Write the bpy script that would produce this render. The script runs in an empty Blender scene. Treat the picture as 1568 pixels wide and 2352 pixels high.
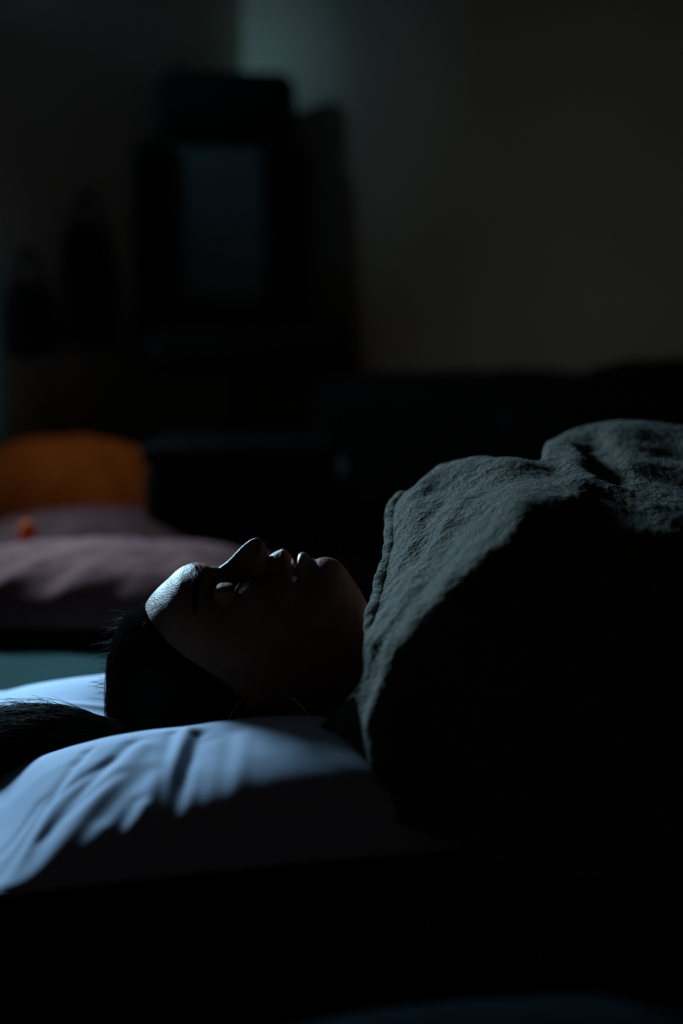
import bpy, bmesh, math, random
import numpy as np
from mathutils import Vector, Matrix, noise as mnoise
random.seed(7); rng = np.random.RandomState(7)
S = bpy.context.scene
C = S.collection
PI = math.pi

# ------------------------------------------------------------------ camera
CAM_H, CAM_Y, F = 0.457, -1.4, 50 / 36 * 2352
PITCH = math.atan(476 / F)
cd = bpy.data.cameras.new('camera'); cam = bpy.data.objects.new('camera', cd); C.objects.link(cam)
cam.location = (0, CAM_Y, CAM_H); cam.rotation_euler = (PI / 2 - PITCH, 0, 0)
cd.lens = 50; cd.sensor_fit = 'VERTICAL'; cd.sensor_height = 36; cd.sensor_width = 24
cd.clip_start = 0.05
cd.dof.use_dof = True; cd.dof.focus_distance = 1.385; cd.dof.aperture_fstop = 1.5
S.camera = cam

def at(px, py, d):
    """point of the place seen at (px, py), d metres in front of the camera"""
    h = (px - 784) / F; v = -(py - 1176) / F
    dy = math.cos(PITCH) + v * math.sin(PITCH); dz = -math.sin(PITCH) + v * math.cos(PITCH)
    return (h * d / dy, CAM_Y + d, CAM_H + dz * d / dy)

# ------------------------------------------------------------------ world, lights, exposure
w = bpy.data.worlds.new('world'); S.world = w; w.use_nodes = True
w.node_tree.nodes['Background'].inputs[0].default_value = (1.0, 0.80, 0.72, 1)
w.node_tree.nodes['Background'].inputs[1].default_value = 0.0085
S.view_settings.view_transform = 'Standard'; S.view_settings.look = 'None'
S.view_settings.exposure = 0; S.view_settings.gamma = 1; S.view_settings.use_curve_mapping = False

def area(name, loc, target, sx, sy, power, col, spread=PI):
    l = bpy.data.lights.new(name, 'AREA'); l.shape = 'RECTANGLE'; l.size = sx; l.size_y = sy
    l.energy = power; l.color = col; l.spread = spread
    o = bpy.data.objects.new(name, l); C.objects.link(o); o.location = loc
    o.rotation_euler = (Vector(target) - Vector(loc)).to_track_quat('-Z', 'Y').to_euler()
    return o
COLD = (0.44, 0.76, 1.0)
# daylight through the small window in the left wall
area('window_daylight', (-0.95, 1.38, 0.83), (-0.16, 0.03, 0.04), 0.10, 0.24, 7.0, COLD, math.radians(60))
# the part of the same daylight that reaches the far wall beside the corner
area('window_daylight_far', (-1.12, 1.07, 1.38), (-0.25, 2.58, 1.06), 0.04, 0.08, 0.042, (0.36, 0.76, 1.0), math.radians(22))
area('window_daylight_far_wide', (-1.12, 1.07, 1.38), (-0.27, 2.58, 1.08), 0.04, 0.08, 0.075, (0.38, 0.78, 1.0), math.radians(44))
area('window_daylight_wall', (-0.98, 0.98, 1.10), (0.75, 2.05, 0.42), 0.12, 0.12, 0.075, (0.88, 0.95, 0.80), math.radians(66))
area('cushion_fill', (-1.00, 1.40, 1.00), (-.50, 1.22, .1), 0.4, 0.4, 1.0, (0.62, 0.8, 1.0), math.radians(110))  # added fill lamp, aimed down at the cushions to brighten them

# ------------------------------------------------------------------ helpers
def tag(o, label=None, cat=None, group=None, kind=None):
    if label: o['label'] = label
    if cat: o['category'] = cat
    if group: o['group'] = group
    if kind: o['kind'] = kind
    return o
def empty(name, loc=(0, 0, 0), rz=0):
    o = bpy.data.objects.new(name, None); C.objects.link(o); o.location = loc; o.rotation_euler = (0, 0, rz)
    o.empty_display_size = 0.05
    return o
def link(name, me, m=None, parent=None, smooth=True):
    o = bpy.data.objects.new(name, me); C.objects.link(o)
    if m: me.materials.append(m)
    if smooth: me.polygons.foreach_set('use_smooth', [True] * len(me.polygons))
    if parent: o.parent = parent
    return o
def mesh(name, verts, faces, m=None, parent=None, smooth=True):
    me = bpy.data.meshes.new(name)
    me.from_pydata([tuple(map(float, v)) for v in verts], [], [tuple(map(int, f)) for f in faces]); me.update()
    return link(name, me, m, parent, smooth)
def grid_faces(n, k, wrap=False, off=0):
    f = []
    kk = k if wrap else k - 1
    for i in range(n - 1):
        for j in range(kk):
            a = off + i * k + j; b = off + i * k + (j + 1) % k
            f.append((a, b, b + k, a + k))
    return f
def bm_obj(name, bm, m, parent=None, smooth=True, angle=None):
    me = bpy.data.meshes.new(name); bm.to_mesh(me); bm.free()
    return link(name, me, m, parent, smooth)
def rbox(bm, c, s, r=0.01, seg=3, rot=None):
    t = bmesh.new(); bmesh.ops.create_cube(t, size=1)
    for v in t.verts: v.co = Vector((v.co.x * s[0], v.co.y * s[1], v.co.z * s[2]))
    if r > 0: bmesh.ops.bevel(t, geom=list(t.edges), offset=min(r, min(s) * .49), segments=seg, profile=.5, affect='EDGES')
    if rot is not None: bmesh.ops.rotate(t, verts=t.verts, cent=(0, 0, 0), matrix=rot)
    bmesh.ops.translate(t, verts=t.verts, vec=c)
    me = bpy.data.meshes.new('tmp'); t.to_mesh(me); t.free(); bm.from_mesh(me); bpy.data.meshes.remove(me)
def rod(bm, p, q, r0, r1=None, seg=20):
    p = Vector(p); q = Vector(q); r1 = r0 if r1 is None else r1
    t = bmesh.new(); bmesh.ops.create_cone(t, cap_ends=True, segments=seg, radius1=r0, radius2=r1, depth=(q - p).length)
    bmesh.ops.rotate(t, verts=t.verts, cent=(0, 0, 0), matrix=(q - p).to_track_quat('Z', 'Y').to_matrix())
    bmesh.ops.translate(t, verts=t.verts, vec=(p + q) / 2)
    me = bpy.data.meshes.new('tmp'); t.to_mesh(me); t.free(); bm.from_mesh(me); bpy.data.meshes.remove(me)
def pchip(xs, ys):
    x = np.array(xs, float); y = np.array(ys, float); h = np.diff(x); dl = np.diff(y) / h
    d = np.zeros(len(x))
    for i in range(1, len(x) - 1):
        if dl[i - 1] * dl[i] > 0:
            w1 = 2 * h[i] + h[i - 1]; w2 = h[i] + 2 * h[i - 1]
            d[i] = (w1 + w2) / (w1 / dl[i - 1] + w2 / dl[i])
    d[0] = dl[0]; d[-1] = dl[-1]
    def f(q):
        q = np.clip(np.asarray(q, float), x[0], x[-1]); i = np.clip(np.searchsorted(x, q) - 1, 0, len(h) - 1)
        t = (q - x[i]) / h[i]
        return ((2*t**3-3*t**2+1)*y[i] + (t**3-2*t**2+t)*h[i]*d[i] + (-2*t**3+3*t**2)*y[i+1] + (t**3-t**2)*h[i]*d[i+1])
    return f
def catmull(P, n):
    """resample control points (k, ...) to n along axis 0"""
    P = np.asarray(P, float); k = len(P)
    E = np.concatenate([[2 * P[0] - P[1]], P, [2 * P[-1] - P[-2]]])
    out = []
    for s in np.linspace(0, k - 1, n):
        i = min(int(s), k - 2); t = s - i
        a, b, c, d = E[i], E[i+1], E[i+2], E[i+3]
        out.append(.5 * ((2*b) + (-a+c)*t + (2*a-5*b+4*c-d)*t*t + (-a+3*b-3*c+d)*t**3))
    return np.array(out)
def tube_mesh(pts, radii, seg=12, cap=True):
    pts = [Vector(p) for p in pts]; n = len(pts); V = []; up = Vector((0, 0, 1))
    for i, p in enumerate(pts):
        t = (pts[min(i+1, n-1)] - pts[max(i-1, 0)]).normalized()
        a = t.cross(up); a = a.normalized() if a.length > 1e-4 else Vector((1, 0, 0)); b = a.cross(t).normalized()
        r = radii[i] if hasattr(radii, '__len__') else radii
        for k in range(seg):
            th = 2 * PI * k / seg; V.append(tuple(p + a * math.cos(th) * r + b * math.sin(th) * r))
    Fc = grid_faces(n, seg, True)
    if cap: Fc += [tuple(range(seg)), tuple((n-1)*seg + j for j in reversed(range(seg)))]
    return V, Fc
def strands(name, lines, r, m, parent=None):
    cu = bpy.data.curves.new(name, 'CURVE'); cu.dimensions = '3D'; cu.bevel_depth = r; cu.bevel_resolution = 0; cu.resolution_u = 1
    for L in lines:
        sp = cu.splines.new('POLY'); sp.points.add(len(L) - 1)
        sp.points.foreach_set('co', np.concatenate([np.asarray(L), np.ones((len(L), 1))], 1).ravel())
        n = len(L); sp.points.foreach_set('radius', [1 if i < n * .6 else max(.15, 1 - (i / n - .6) * 2) for i in range(n)])
    cu.materials.append(m)
    t = bpy.data.objects.new('tmp', cu); me = bpy.data.meshes.new_from_object(t); bpy.data.objects.remove(t); me.name = name
    o = bpy.data.objects.new(name, me); C.objects.link(o); o['kind'] = 'stuff'
    if parent: o.parent = parent
    return o

# ------------------------------------------------------------------ materials
def mat(name, col, rough=.8, spec=.3, col2=None, nscale=20, bump=0, bscale=100, sheen=0, sss=0, metal=0, stretch=(1,1,1), detail=3, bump2=0, b2scale=20):
    m = bpy.data.materials.new(name); m.use_nodes = True; nt = m.node_tree; N = nt.nodes; L = nt.links
    b = N['Principled BSDF']; b.inputs['Base Color'].default_value = (*col, 1); b.inputs['Roughness'].default_value = rough
    b.inputs['Specular IOR Level'].default_value = spec; b.inputs['Metallic'].default_value = metal
    if sheen: b.inputs['Sheen Weight'].default_value = sheen; b.inputs['Sheen Roughness'].default_value = .5
    if sss:
        b.inputs['Subsurface Weight'].default_value = sss; b.inputs['Subsurface Radius'].default_value = (.008, .003, .002); b.inputs['Subsurface Scale'].default_value = 1
    tc = N.new('ShaderNodeTexCoord'); mp = N.new('ShaderNodeMapping'); mp.inputs['Scale'].default_value = stretch
    L.new(tc.outputs['Object'], mp.inputs[0])
    if col2:
        n = N.new('ShaderNodeTexNoise'); n.inputs['Scale'].default_value = nscale; n.inputs['Detail'].default_value = 4
        r = N.new('ShaderNodeValToRGB'); r.color_ramp.elements[0].color = (*col, 1); r.color_ramp.elements[1].color = (*col2, 1)
        r.color_ramp.elements[0].position = .38; r.color_ramp.elements[1].position = .62
        L.new(mp.outputs[0], n.inputs['Vector']); L.new(n.outputs['Fac'], r.inputs[0]); L.new(r.outputs[0], b.inputs['Base Color'])
    last = None
    for bb, sc in ((bump, bscale), (bump2, b2scale)):
        if bb:
            n = N.new('ShaderNodeTexNoise'); n.inputs['Scale'].default_value = sc; n.inputs['Detail'].default_value = detail
            bp = N.new('ShaderNodeBump'); bp.inputs['Strength'].default_value = 1; bp.inputs['Distance'].default_value = bb
            L.new(mp.outputs[0], n.inputs['Vector']); L.new(n.outputs['Fac'], bp.inputs['Height'])
            if last: L.new(last.outputs[0], bp.inputs['Normal'])
            L.new(bp.outputs[0], b.inputs['Normal']); last = bp
    return m
M = {}
M['wall'] = mat('painted_wall', (.62, .56, .46), .9, .2, (.58, .52, .43), 3, .0004, 60)
M['ceil'] = mat('dark_wood_ceiling', (.10, .07, .05), .8, .2, (.08, .055, .04), 5, stretch=(1, 9, 1))
M['floor'] = mat('dark_floor', (.009, .008, .008), .9, .1, (.006, .006, .006), 6, stretch=(1, 8, 1))
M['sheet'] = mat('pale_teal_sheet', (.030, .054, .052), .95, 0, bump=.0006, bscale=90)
M['pillow'] = mat('lavender_blue_cotton', (.57, .65, .82), 1, 0, (.54, .62, .79), 8, .00012, 900)
M['mauve'] = mat('mauve_cotton', (.155, .076, .074), 1, 0, (.135, .066, .065), 6, .0004, 120)
M['mauve_brightened'] = mat('mauve_cotton_brightened', (.34, .175, .175), 1, 0, (.31, .16, .16), 6, .0004, 120)  # the mauve cotton made paler, its colour standing in for missing light
M['orange'] = mat('burnt_orange_cloth', (.56, .125, .018), 1, 0, (.48, .095, .015), 5, .0005, 60)
M['orangetag'] = mat('bright_orange', (1.0, .16, .01), .8, .1)
M['fleece'] = mat('grey_fleece', (.185, .175, .148), 1, 0, (.115, .11, .093), 260, .0042, 260, sheen=.08, detail=4, bump2=.008, b2scale=55)
M['skin'] = mat('skin', (.255, .125, .075), .46, .22, (.205, .10, .06), 60, .0007, 600, sss=.15, bump2=.0003, b2scale=160)
M['lip'] = mat('lip', (.42, .15, .14), .3, .5, bump=.0003, bscale=500)
M['hair'] = mat('dark_hair', (.012, .008, .006), .6, .05, (.018, .011, .008), 30)
M['hairskin'] = mat('hair_mass', (.005, .004, .0035), 1, 0, (.008, .006, .005), 200, .0015, 250, stretch=(.15, 1, 1))
M['gold'] = mat('hoop_metal', (.75, .68, .5), .25, .5, metal=1)
M['tooth'] = mat('tooth', (.8, .78, .7), .15, .6)
M['black'] = mat('black_fabric', (.010, .010, .011), .85, .15, (.007, .007, .008), 20, .0004, 200)
M['panel'] = mat('grey_chair_fabric', (.17, .24, .26), .8, .25, (.155, .22, .24), 20, .0004, 300)
M['plastic'] = mat('black_plastic', (.012, .012, .012), .5, .3)
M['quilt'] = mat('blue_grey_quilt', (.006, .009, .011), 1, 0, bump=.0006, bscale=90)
M['frame'] = mat('window_paint', (.5, .55, .55), .6, .3)
M['curtain'] = mat('pale_teal_curtain', (.25, .9, .98), .9, .1)
M['bag'] = mat('dark_blue_cloth', (.02, .024, .032), .9, .1, bump=.001, bscale=40)
def duvet_mat():
    m = mat('dark_dotted_duvet', (.010, .010, .012), .9, .1)
    nt = m.node_tree; N = nt.nodes; L = nt.links
    tc = N.new('ShaderNodeTexCoord'); v = N.new('ShaderNodeTexVoronoi'); v.inputs['Scale'].default_value = 5.5
    r = N.new('ShaderNodeValToRGB'); r.color_ramp.elements[0].position = .10; r.color_ramp.elements[1].position = .16
    r.color_ramp.elements[0].color = (.16, .17, .2, 1); r.color_ramp.elements[1].color = (.010, .010, .012, 1)
    L.new(tc.outputs['Object'], v.inputs['Vector']); L.new(v.outputs['Distance'], r.inputs[0]); L.new(r.outputs[0], N['Principled BSDF'].inputs['Base Color'])
    return m
M['duvet'] = duvet_mat()
gl = bpy.data.materials.new('window_glass'); gl.use_nodes = True
b = gl.node_tree.nodes['Principled BSDF']; b.inputs['Transmission Weight'].default_value = 1; b.inputs['Roughness'].default_value = .02; b.inputs['Base Color'].default_value = (.8, .9, .9, 1)
M['glass'] = gl

# ------------------------------------------------------------------ the room
FLOOR = -0.08
def slab(name, p, q, z0, z1, th, holes=(), m=None):
    """upright wall from p to q (xy), its room face on the line, thickness behind it; holes as (s0, s1, z0, z1)"""
    p = Vector((*p, 0)); q = Vector((*q, 0)); L = (q - p).length; d = (q - p).normalized(); n = Vector((-d.y, d.x, 0))
    bm = bmesh.new()
    ss = sorted({0, L, *[h[0] for h in holes], *[h[1] for h in holes]}); zs = sorted({z0, z1, *[h[2] for h in holes], *[h[3] for h in holes]})
    for a, b2 in zip(ss, ss[1:]):
        for c, e in zip(zs, zs[1:]):
            mid = ((a + b2) / 2, (c + e) / 2)
            if any(h[0] < mid[0] < h[1] and h[2] < mid[1] < h[3] for h in holes): continue
            V = [bm.verts.new(p + d * s + n * t + Vector((0, 0, z))) for t in (0, th) for s, z in ((a, c), (b2, c), (b2, e), (a, e))]
            for f in ((0, 1, 2, 3), (7, 6, 5, 4), (0, 4, 5, 1), (1, 5, 6, 2), (2, 6, 7, 3), (3, 7, 4, 0)): bm.faces.new([V[i] for i in f])
    bmesh.ops.remove_doubles(bm, verts=bm.verts, dist=1e-5)
    o = bm_obj(name, bm, m, smooth=False); tag(o, kind='structure'); return o, p, d, n
CORNER = Vector((at(562, 700, 4.0)[0], 2.6, 0))
LD = Vector((0.50, 0.866, 0)).normalized()          # the left wall runs towards the corner
BD = Vector((LD.y, -LD.x, 0))                      # the back wall runs right and nearer
A = CORNER - LD * 4.2; B = CORNER + BD * 3.2
WS, WE = 4.2 - 2.05, 4.2 - 1.12                   # window along the left wall
wl, p0, dL, nL = slab('wall_left', A[:2], CORNER[:2], FLOOR, 2.5, .16, [(WS, WE, .55, 1.45)], M['wall'])
wb, _, _, _ = slab('wall_back', CORNER[:2], B[:2], FLOOR, 2.5, .12, (), M['wall'])
bm = bmesh.new(); rbox(bm, (.6, .2, FLOOR - .05), (7, 7, .1), 0); tag(bm_obj('floor', bm, M['floor'], smooth=False), kind='structure')
bm = bmesh.new(); rbox(bm, (.6, .2, 2.55), (7, 7, .1), 0); tag(bm_obj('ceiling', bm, M['ceil'], smooth=False), kind='structure')
# window: frame and two panes, set in the opening of the left wall
wr = empty('window_1', p0 + dL * (WS + WE) / 2 + nL * .08 + Vector((0, 0, 1.0)), math.atan2(dL.y, dL.x)); tag(wr, kind='structure')
Wd = WE - WS
for nm, c, s in (('frame_rail', (0, 0, -.425), (Wd, .06, .05)), ('frame_rail', (0, 0, .425), (Wd, .06, .05)), ('frame_stile', (-Wd/2+.025, 0, 0), (.05, .06, .8)),
                 ('frame_stile', (Wd/2-.025, 0, 0), (.05, .06, .8)), ('frame_stile', (0, 0, 0), (.04, .06, .8))):
    bm = bmesh.new(); rbox(bm, c, s, .006, 2); bm_obj(nm, bm, M['frame'], wr, False)
for sx in (-1, 1):
    bm = bmesh.new(); rbox(bm, (sx * (Wd/4 - .003), 0, 0), (Wd/2 - .07, .006, .8), 0); bm_obj('pane', bm, M['glass'], wr, False)
# skirting along both walls
for nm, p, d, L in (('baseboard_left', A, LD, 4.2), ('baseboard_back', CORNER, BD, 3.2)):
    bm = bmesh.new(); n = Vector((d.y, -d.x, 0)); c = p + d * L / 2 + n * .008
    rbox(bm, (c.x, c.y, FLOOR + .04), (L - .04, .014, .08), .003, 2, Matrix.Rotation(math.atan2(d.y, d.x), 3, 'Z')); tag(bm_obj(nm, bm, M['wall'], smooth=False), kind='structure')

# ------------------------------------------------------------------ futon
def fbm(x, y, z=0, s=1.0, o=3):
    return mnoise.fractal(Vector((x * s, y * s, z)), 1.0, 2.0, o)
def futon():
    x0, x1, y0, y1 = -1.0, 1.62, -.36, .66
    n, k = 150, 100; V = []
    for i in range(n):
        for j in range(k):
            u = i / (n - 1) * 2 - 1; v = j / (k - 1) * 2 - 1
            x = (x0 + x1) / 2 + (x1 - x0) / 2 * u; y = (y0 + y1) / 2 + (y1 - y0) / 2 * v
            e = min(1, (1 - abs(u)) / .04) if abs(u) > .96 else 1; g = min(1, (1 - abs(v)) / .06) if abs(v) > .94 else 1
            q = math.sqrt(max(0, 1 - (1 - e) ** 2)) * math.sqrt(max(0, 1 - (1 - g) ** 2))
            V.append((x, y, -.036 + .036 * q - .004 * abs(fbm(x, y, 3, 3))))
    m0 = len(V); V += [(a, b_, -.04 - (c + .036) - .002) for a, b_, c in V]
    V = [(a, b_, max(c, FLOOR + .001)) for a, b_, c in V]
    Fc = grid_faces(n, k); Fc += [tuple(reversed(f)) for f in grid_faces(n, k, off=m0)]
    for i in range(n - 1):
        Fc += [(i*k, (i+1)*k, (i+1)*k+m0, i*k+m0), ((i+1)*k+k-1, i*k+k-1, i*k+k-1+m0, (i+1)*k+k-1+m0)]
    for j in range(k - 1):
        Fc += [(j+1, j, j+m0, j+1+m0), ((n-1)*k+j, (n-1)*k+j+1, (n-1)*k+j+1+m0, (n-1)*k+j+m0)]
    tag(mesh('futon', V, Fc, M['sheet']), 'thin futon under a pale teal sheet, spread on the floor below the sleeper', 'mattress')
futon()

# ------------------------------------------------------------------ cushions
def seg_fold(x, y, a, b_, wd, amp):
    ax, ay = a; bx, by = b_; L2 = (bx-ax)**2 + (by-ay)**2
    t = max(0, min(1, ((x-ax)*(bx-ax) + (y-ay)*(by-ay)) / L2))
    dx = x - ax - t*(bx-ax); dy = y - ay - t*(by-ay)
    return amp * math.exp(-(dx*dx + dy*dy) / (wd*wd)) * (.35 + .65 * math.sin(PI * min(1, .15 + t*.7)))
def cushion(name, m, c, hx, hy, H, rz, label, cat, tilt=0, zbase=None, shape=None, pw=2.6, n=110, wr_amp=.006, wr_s=7, seed=0, skirt=.12, group=None, rx=0):
    V = []; cz, sz = math.cos(rz), math.sin(rz)
    for side in (1, -1):
        for i in range(n):
            for j in range(n):
                u = i/(n-1)*2 - 1; v = j/(n-1)*2 - 1
                # pinched outline between the corners
                xl = u * hx * (1 - .06 * (1 - v*v) * abs(u)**3 ); yl = v * hy * (1 - .06 * (1 - u*u) * abs(v)**3)
                q = max(0, (1 - abs(u)**pw)) * max(0, (1 - abs(v)**pw))
                h = H/2 * q ** .55
                x = c[0] + xl*cz - yl*sz; y = c[1] + xl*sz + yl*cz
                z = side * h
                if side == 1:
                    z += wr_amp * q**.4 * fbm(x, y, seed, wr_s)
                    edge = 1 - q
                    z += wr_amp * .9 * q**.5 * edge * math.sin(14 * math.atan2(v, u) + 3 * fbm(x, y, seed + 5, 4))
                    if shape: z = shape(x, y, z, u, v)
                else:
                    z = z * .35 if not rx else z
                V.append((x, y, z))
    V = np.array(V); 
    if shape is None or True:
        V[:, 2] += c[2] + (H/2*.35 if not rx else H/2)
    if rx:
        Rm = np.array(Matrix.Rotation(rx, 3, 'X')); V = (V - c) @ Rm.T + c
    if zbase is not None: V[:, 2] = np.maximum(V[:, 2], zbase)
    Fc = grid_faces(n, n); Fc = [tuple(reversed(f)) for f in Fc][:0] + Fc
    Fc = Fc + [tuple(reversed(f)) for f in grid_faces(n, n, off=n*n)]
    o = mesh(name, V, Fc, m)
    bm = bmesh.new(); bm.from_mesh(o.data); bmesh.ops.remove_doubles(bm, verts=bm.verts, dist=2e-4); bmesh.ops.recalc_face_normals(bm, faces=bm.faces)
    bm.to_mesh(o.data); bm.free(); o.data.polygons.foreach_set('use_smooth', [True]*len(o.data.polygons))
    return tag(o, label, cat, group)

# pillow under the head: its near crest follows the height measured along it
crest = pchip([-.36, -.31, -.262, -.21, -.13, -.07, -.03, .02, .08, .14, .19, .24], [.004, .018, .056, .074, .087, .094, .096, .088, .062, .035, .012, .003])
def gp(px, py, z=.065):
    d = 1.2
    for _ in range(8):
        q = at(px, py, d); d *= (CAM_H - z) / (CAM_H - q[2])
    q = at(px, py, d); return (q[0], q[1])
FOLDS = [(gp(430, 1730), gp(330, 1860), .010, .010), (gp(455, 1740), gp(385, 1870), .008, -.013), (gp(400, 1730), gp(345, 1890), .007, -.010),
         (gp(300, 1740), gp(20, 1890), .007, -.009), (gp(330, 1750), gp(60, 1920), .009, .006), (gp(340, 1790), gp(120, 1900), .010, -.006), 
         (gp(200, 1735), gp(0, 1880), .006, -.010), (gp(170, 1760), gp(-20, 1920), .007, .006),
         (gp(480, 1750), gp(440, 1880), .008, -.006), (gp(230, 1860), gp(130, 1930), .010, .010), (gp(150, 1900), gp(90, 1960), .010, -.012),
         (gp(270, 1790), gp(90, 1850), .006, -.006), (gp(260, 1760), gp(120, 1800), .005, -.004), (gp(310, 1830), gp(220, 1900), .007, -.008), (gp(330, 1840), gp(200, 1930), .008, .008),
         (gp(120, 1850), gp(10, 1920), .008, -.008), (gp(90, 1790), gp(0, 1840), .005, -.007), (gp(530, 1740), gp(500, 1840), .010, -.004), (gp(560, 1750), gp(540, 1830), .008, .003),
         (gp(60, 1590, .05), gp(250, 1570, .05), .006, .005), (gp(60, 1620, .05), gp(260, 1600, .05), .006, -.006), (gp(120, 1650, .05), gp(270, 1635, .05), .007, -.006)]
PC, PRZ, PHX, PHY = (-.105, -.035), .24, .285, .295
def pillow():
    n = 260; V = []
    cz, sz = math.cos(PRZ), math.sin(PRZ)
    for side in (1, -1):
        for i in range(n):
            for j in range(n):
                u = i/(n-1)*2 - 1; v = j/(n-1)*2 - 1
                xl = u * PHX * (1 - .05*(1 - v*v)*abs(u)**3); yl = v * PHY * (1 - .05*(1 - u*u)*abs(v)**3)
                x = PC[0] + xl*cz - yl*sz; y = PC[1] + xl*sz + yl*cz
                q = max(0, 1 - abs(u)**3) * max(0, 1 - abs(v)**2.6)
                e = q ** .6
                if side == 1:
                    xn = x + .26*(y + .18)
                    h = (float(crest(xn)) - .010) * float(np.interp(v, [-1, -.45, .1, .55, 1], [.95, 1, .8, .56, .5])) * (q ** .28)
                    # head and neck sink in
                    h -= .085 * math.exp(-((abs(x + .03)/.24)**4 + (abs(y - .015)/.135)**4)) * e
                    h += .003 * fbm(x, y, 1, 8) * q**.4
                    for a, b_, wd, amp in FOLDS: h += .50 * seg_fold(x, y, a, b_, wd * 1.08, amp) * q**.35
                    z = .014 + max(h, 0)
                else: z = .014 - .012 * q**.3
                V.append((x, y, z))
    Fc = grid_faces(n, n) + [tuple(reversed(f)) for f in grid_faces(n, n, off=n*n)]
    o = mesh('pillow', V, Fc, M['pillow'])
    bm = bmesh.new(); bm.from_mesh(o.data); bmesh.ops.remove_doubles(bm, verts=bm.verts, dist=1e-4); bmesh.ops.recalc_face_normals(bm, faces=bm.faces)
    bm.to_mesh(o.data); bm.free(); o.data.polygons.foreach_set('use_smooth', [True]*len(o.data.polygons))
    # piped seam round the edge
    E = []
    for t in range(240):
        a = t/240*4; s = int(a); f = (a - s)*2 - 1
        u, v = [(f, -1), (1, f), (-f, 1), (-1, -f)][s]
        xl = u * PHX * (1 - .05*(1 - v*v)*abs(u)**3); yl = v * PHY * (1 - .05*(1 - u*u)*abs(v)**3)
        E.append((PC[0] + xl*cz - yl*sz, PC[1] + xl*sz + yl*cz, .014))
    E.append(E[0]); Vt, Ft = tube_mesh(E, .0022, 6, False); mesh('seam', Vt, Ft, M['pillow'], o)
    tag(o, 'lavender-blue cotton pillow, creased at its left end, under the sleeping head', 'pillow')
pillow()

# ------------------------------------------------------------------ the sleeper: head, neck and body as one surface
def P(px, py): q = at(px, py, 1.4); return q[0], q[2]
def prof(pts):
    a = [P(*p) for p in pts]; return pchip([q[0] for q in a], [q[1] for q in a])
FRONT = prof([(266, 1585), (268, 1550), (276, 1500), (300, 1440), (328, 1398), (342, 1374), (362, 1351), (385, 1330), (405, 1311), (424, 1299.5), (445, 1294), (470, 1297), (488, 1301.5),
   (500, 1302), (512, 1296), (527, 1284), (540, 1270.5), (552, 1258), (565, 1247), (577, 1239), (589, 1235.5), (598, 1238), (605, 1243.5), (610.5, 1253), (613, 1266), (615.5, 1278),
   (628, 1271.5), (641, 1265), (649, 1262), (659, 1268), (667, 1276), (673, 1286), (676.5, 1304), (679.5, 1304), (682, 1281), (687, 1272), (695, 1268.5), (705, 1273.5), (715, 1281.5), (724, 1285),
   (736, 1281.5), (749, 1280), (762, 1282.5), (777, 1289.5), (789, 1301), (800, 1315), (811, 1333), (828, 1358), (845, 1392), (862, 1425), (885, 1450), (920, 1445), (980, 1340), (1060, 1235), (1130, 1195), (1250, 1200), (1450, 1230), (1700, 1250), (1900, 1290)])
BASE = prof([(266, 1585), (268, 1550), (276, 1500), (300, 1440), (328, 1398), (342, 1374), (362, 1351), (385, 1331), (405, 1314), (424, 1303.5), (445, 1300), (470, 1303), (500, 1314),
   (530, 1323), (560, 1324), (590, 1316), (615, 1304), (650, 1298), (680, 1304), (705, 1298), (724, 1290), (749, 1287), (770, 1292), (789, 1304), (800, 1317), (811, 1334), (828, 1359),
   (845, 1393), (862, 1426), (885, 1450), (920, 1445), (980, 1340), (1060, 1235), (1130, 1195), (1250, 1200), (1450, 1230), (1700, 1250), (1900, 1290)])
BACK = prof([(266, 1585), (268, 1615), (276, 1645), (300, 1680), (340, 1702), (400, 1714), (470, 1716), (560, 1706), (640, 1690), (720, 1680), (800, 1690), (880, 1720), (960, 1740), (1100, 1745), (1300, 1740), (1500, 1744), (1700, 1748), (1900, 1748)])
WID = prof([(266, 0)] * 0 + [(266, 1176), (275, 1176), (300, 1176), (350, 1176)]) if 0 else None
xs_w = [P(p, 1300)[0] for p in (266, 270, 282, 310, 360, 430, 500, 560, 620, 680, 730, 780, 820, 860, 900, 950, 1010, 1100, 1300, 1500, 1700, 1900)]
WID = pchip(xs_w, [.0005, .018, .034, .053, .067, .0735, .075, .074, .0725, .069, .064, .059, .056, .058, .068, .105, .14, .15, .145, .14, .15, .15])
pw_ = pchip(xs_w, [2, 2, 2, 1.85, 1.72, 1.75, 1.95, 2.1, 2.05, 1.95, 1.85, 1.9, 2, 2, 2.1, 2.3, 2.4, 2.4, 2.4, 2.4, 2.4, 2.4])
X = lambda px: P(px, 1300)[0]
Zp = lambda py: P(600, py)[1]
def sm(t): t = np.clip(t, 0, 1); return t*t*(3 - 2*t)
def smax(a, b, k): h = np.clip(.5 + .5*(a - b)/k, 0, 1); return b*(1 - h) + a*h + k*h*(1 - h)
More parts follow.
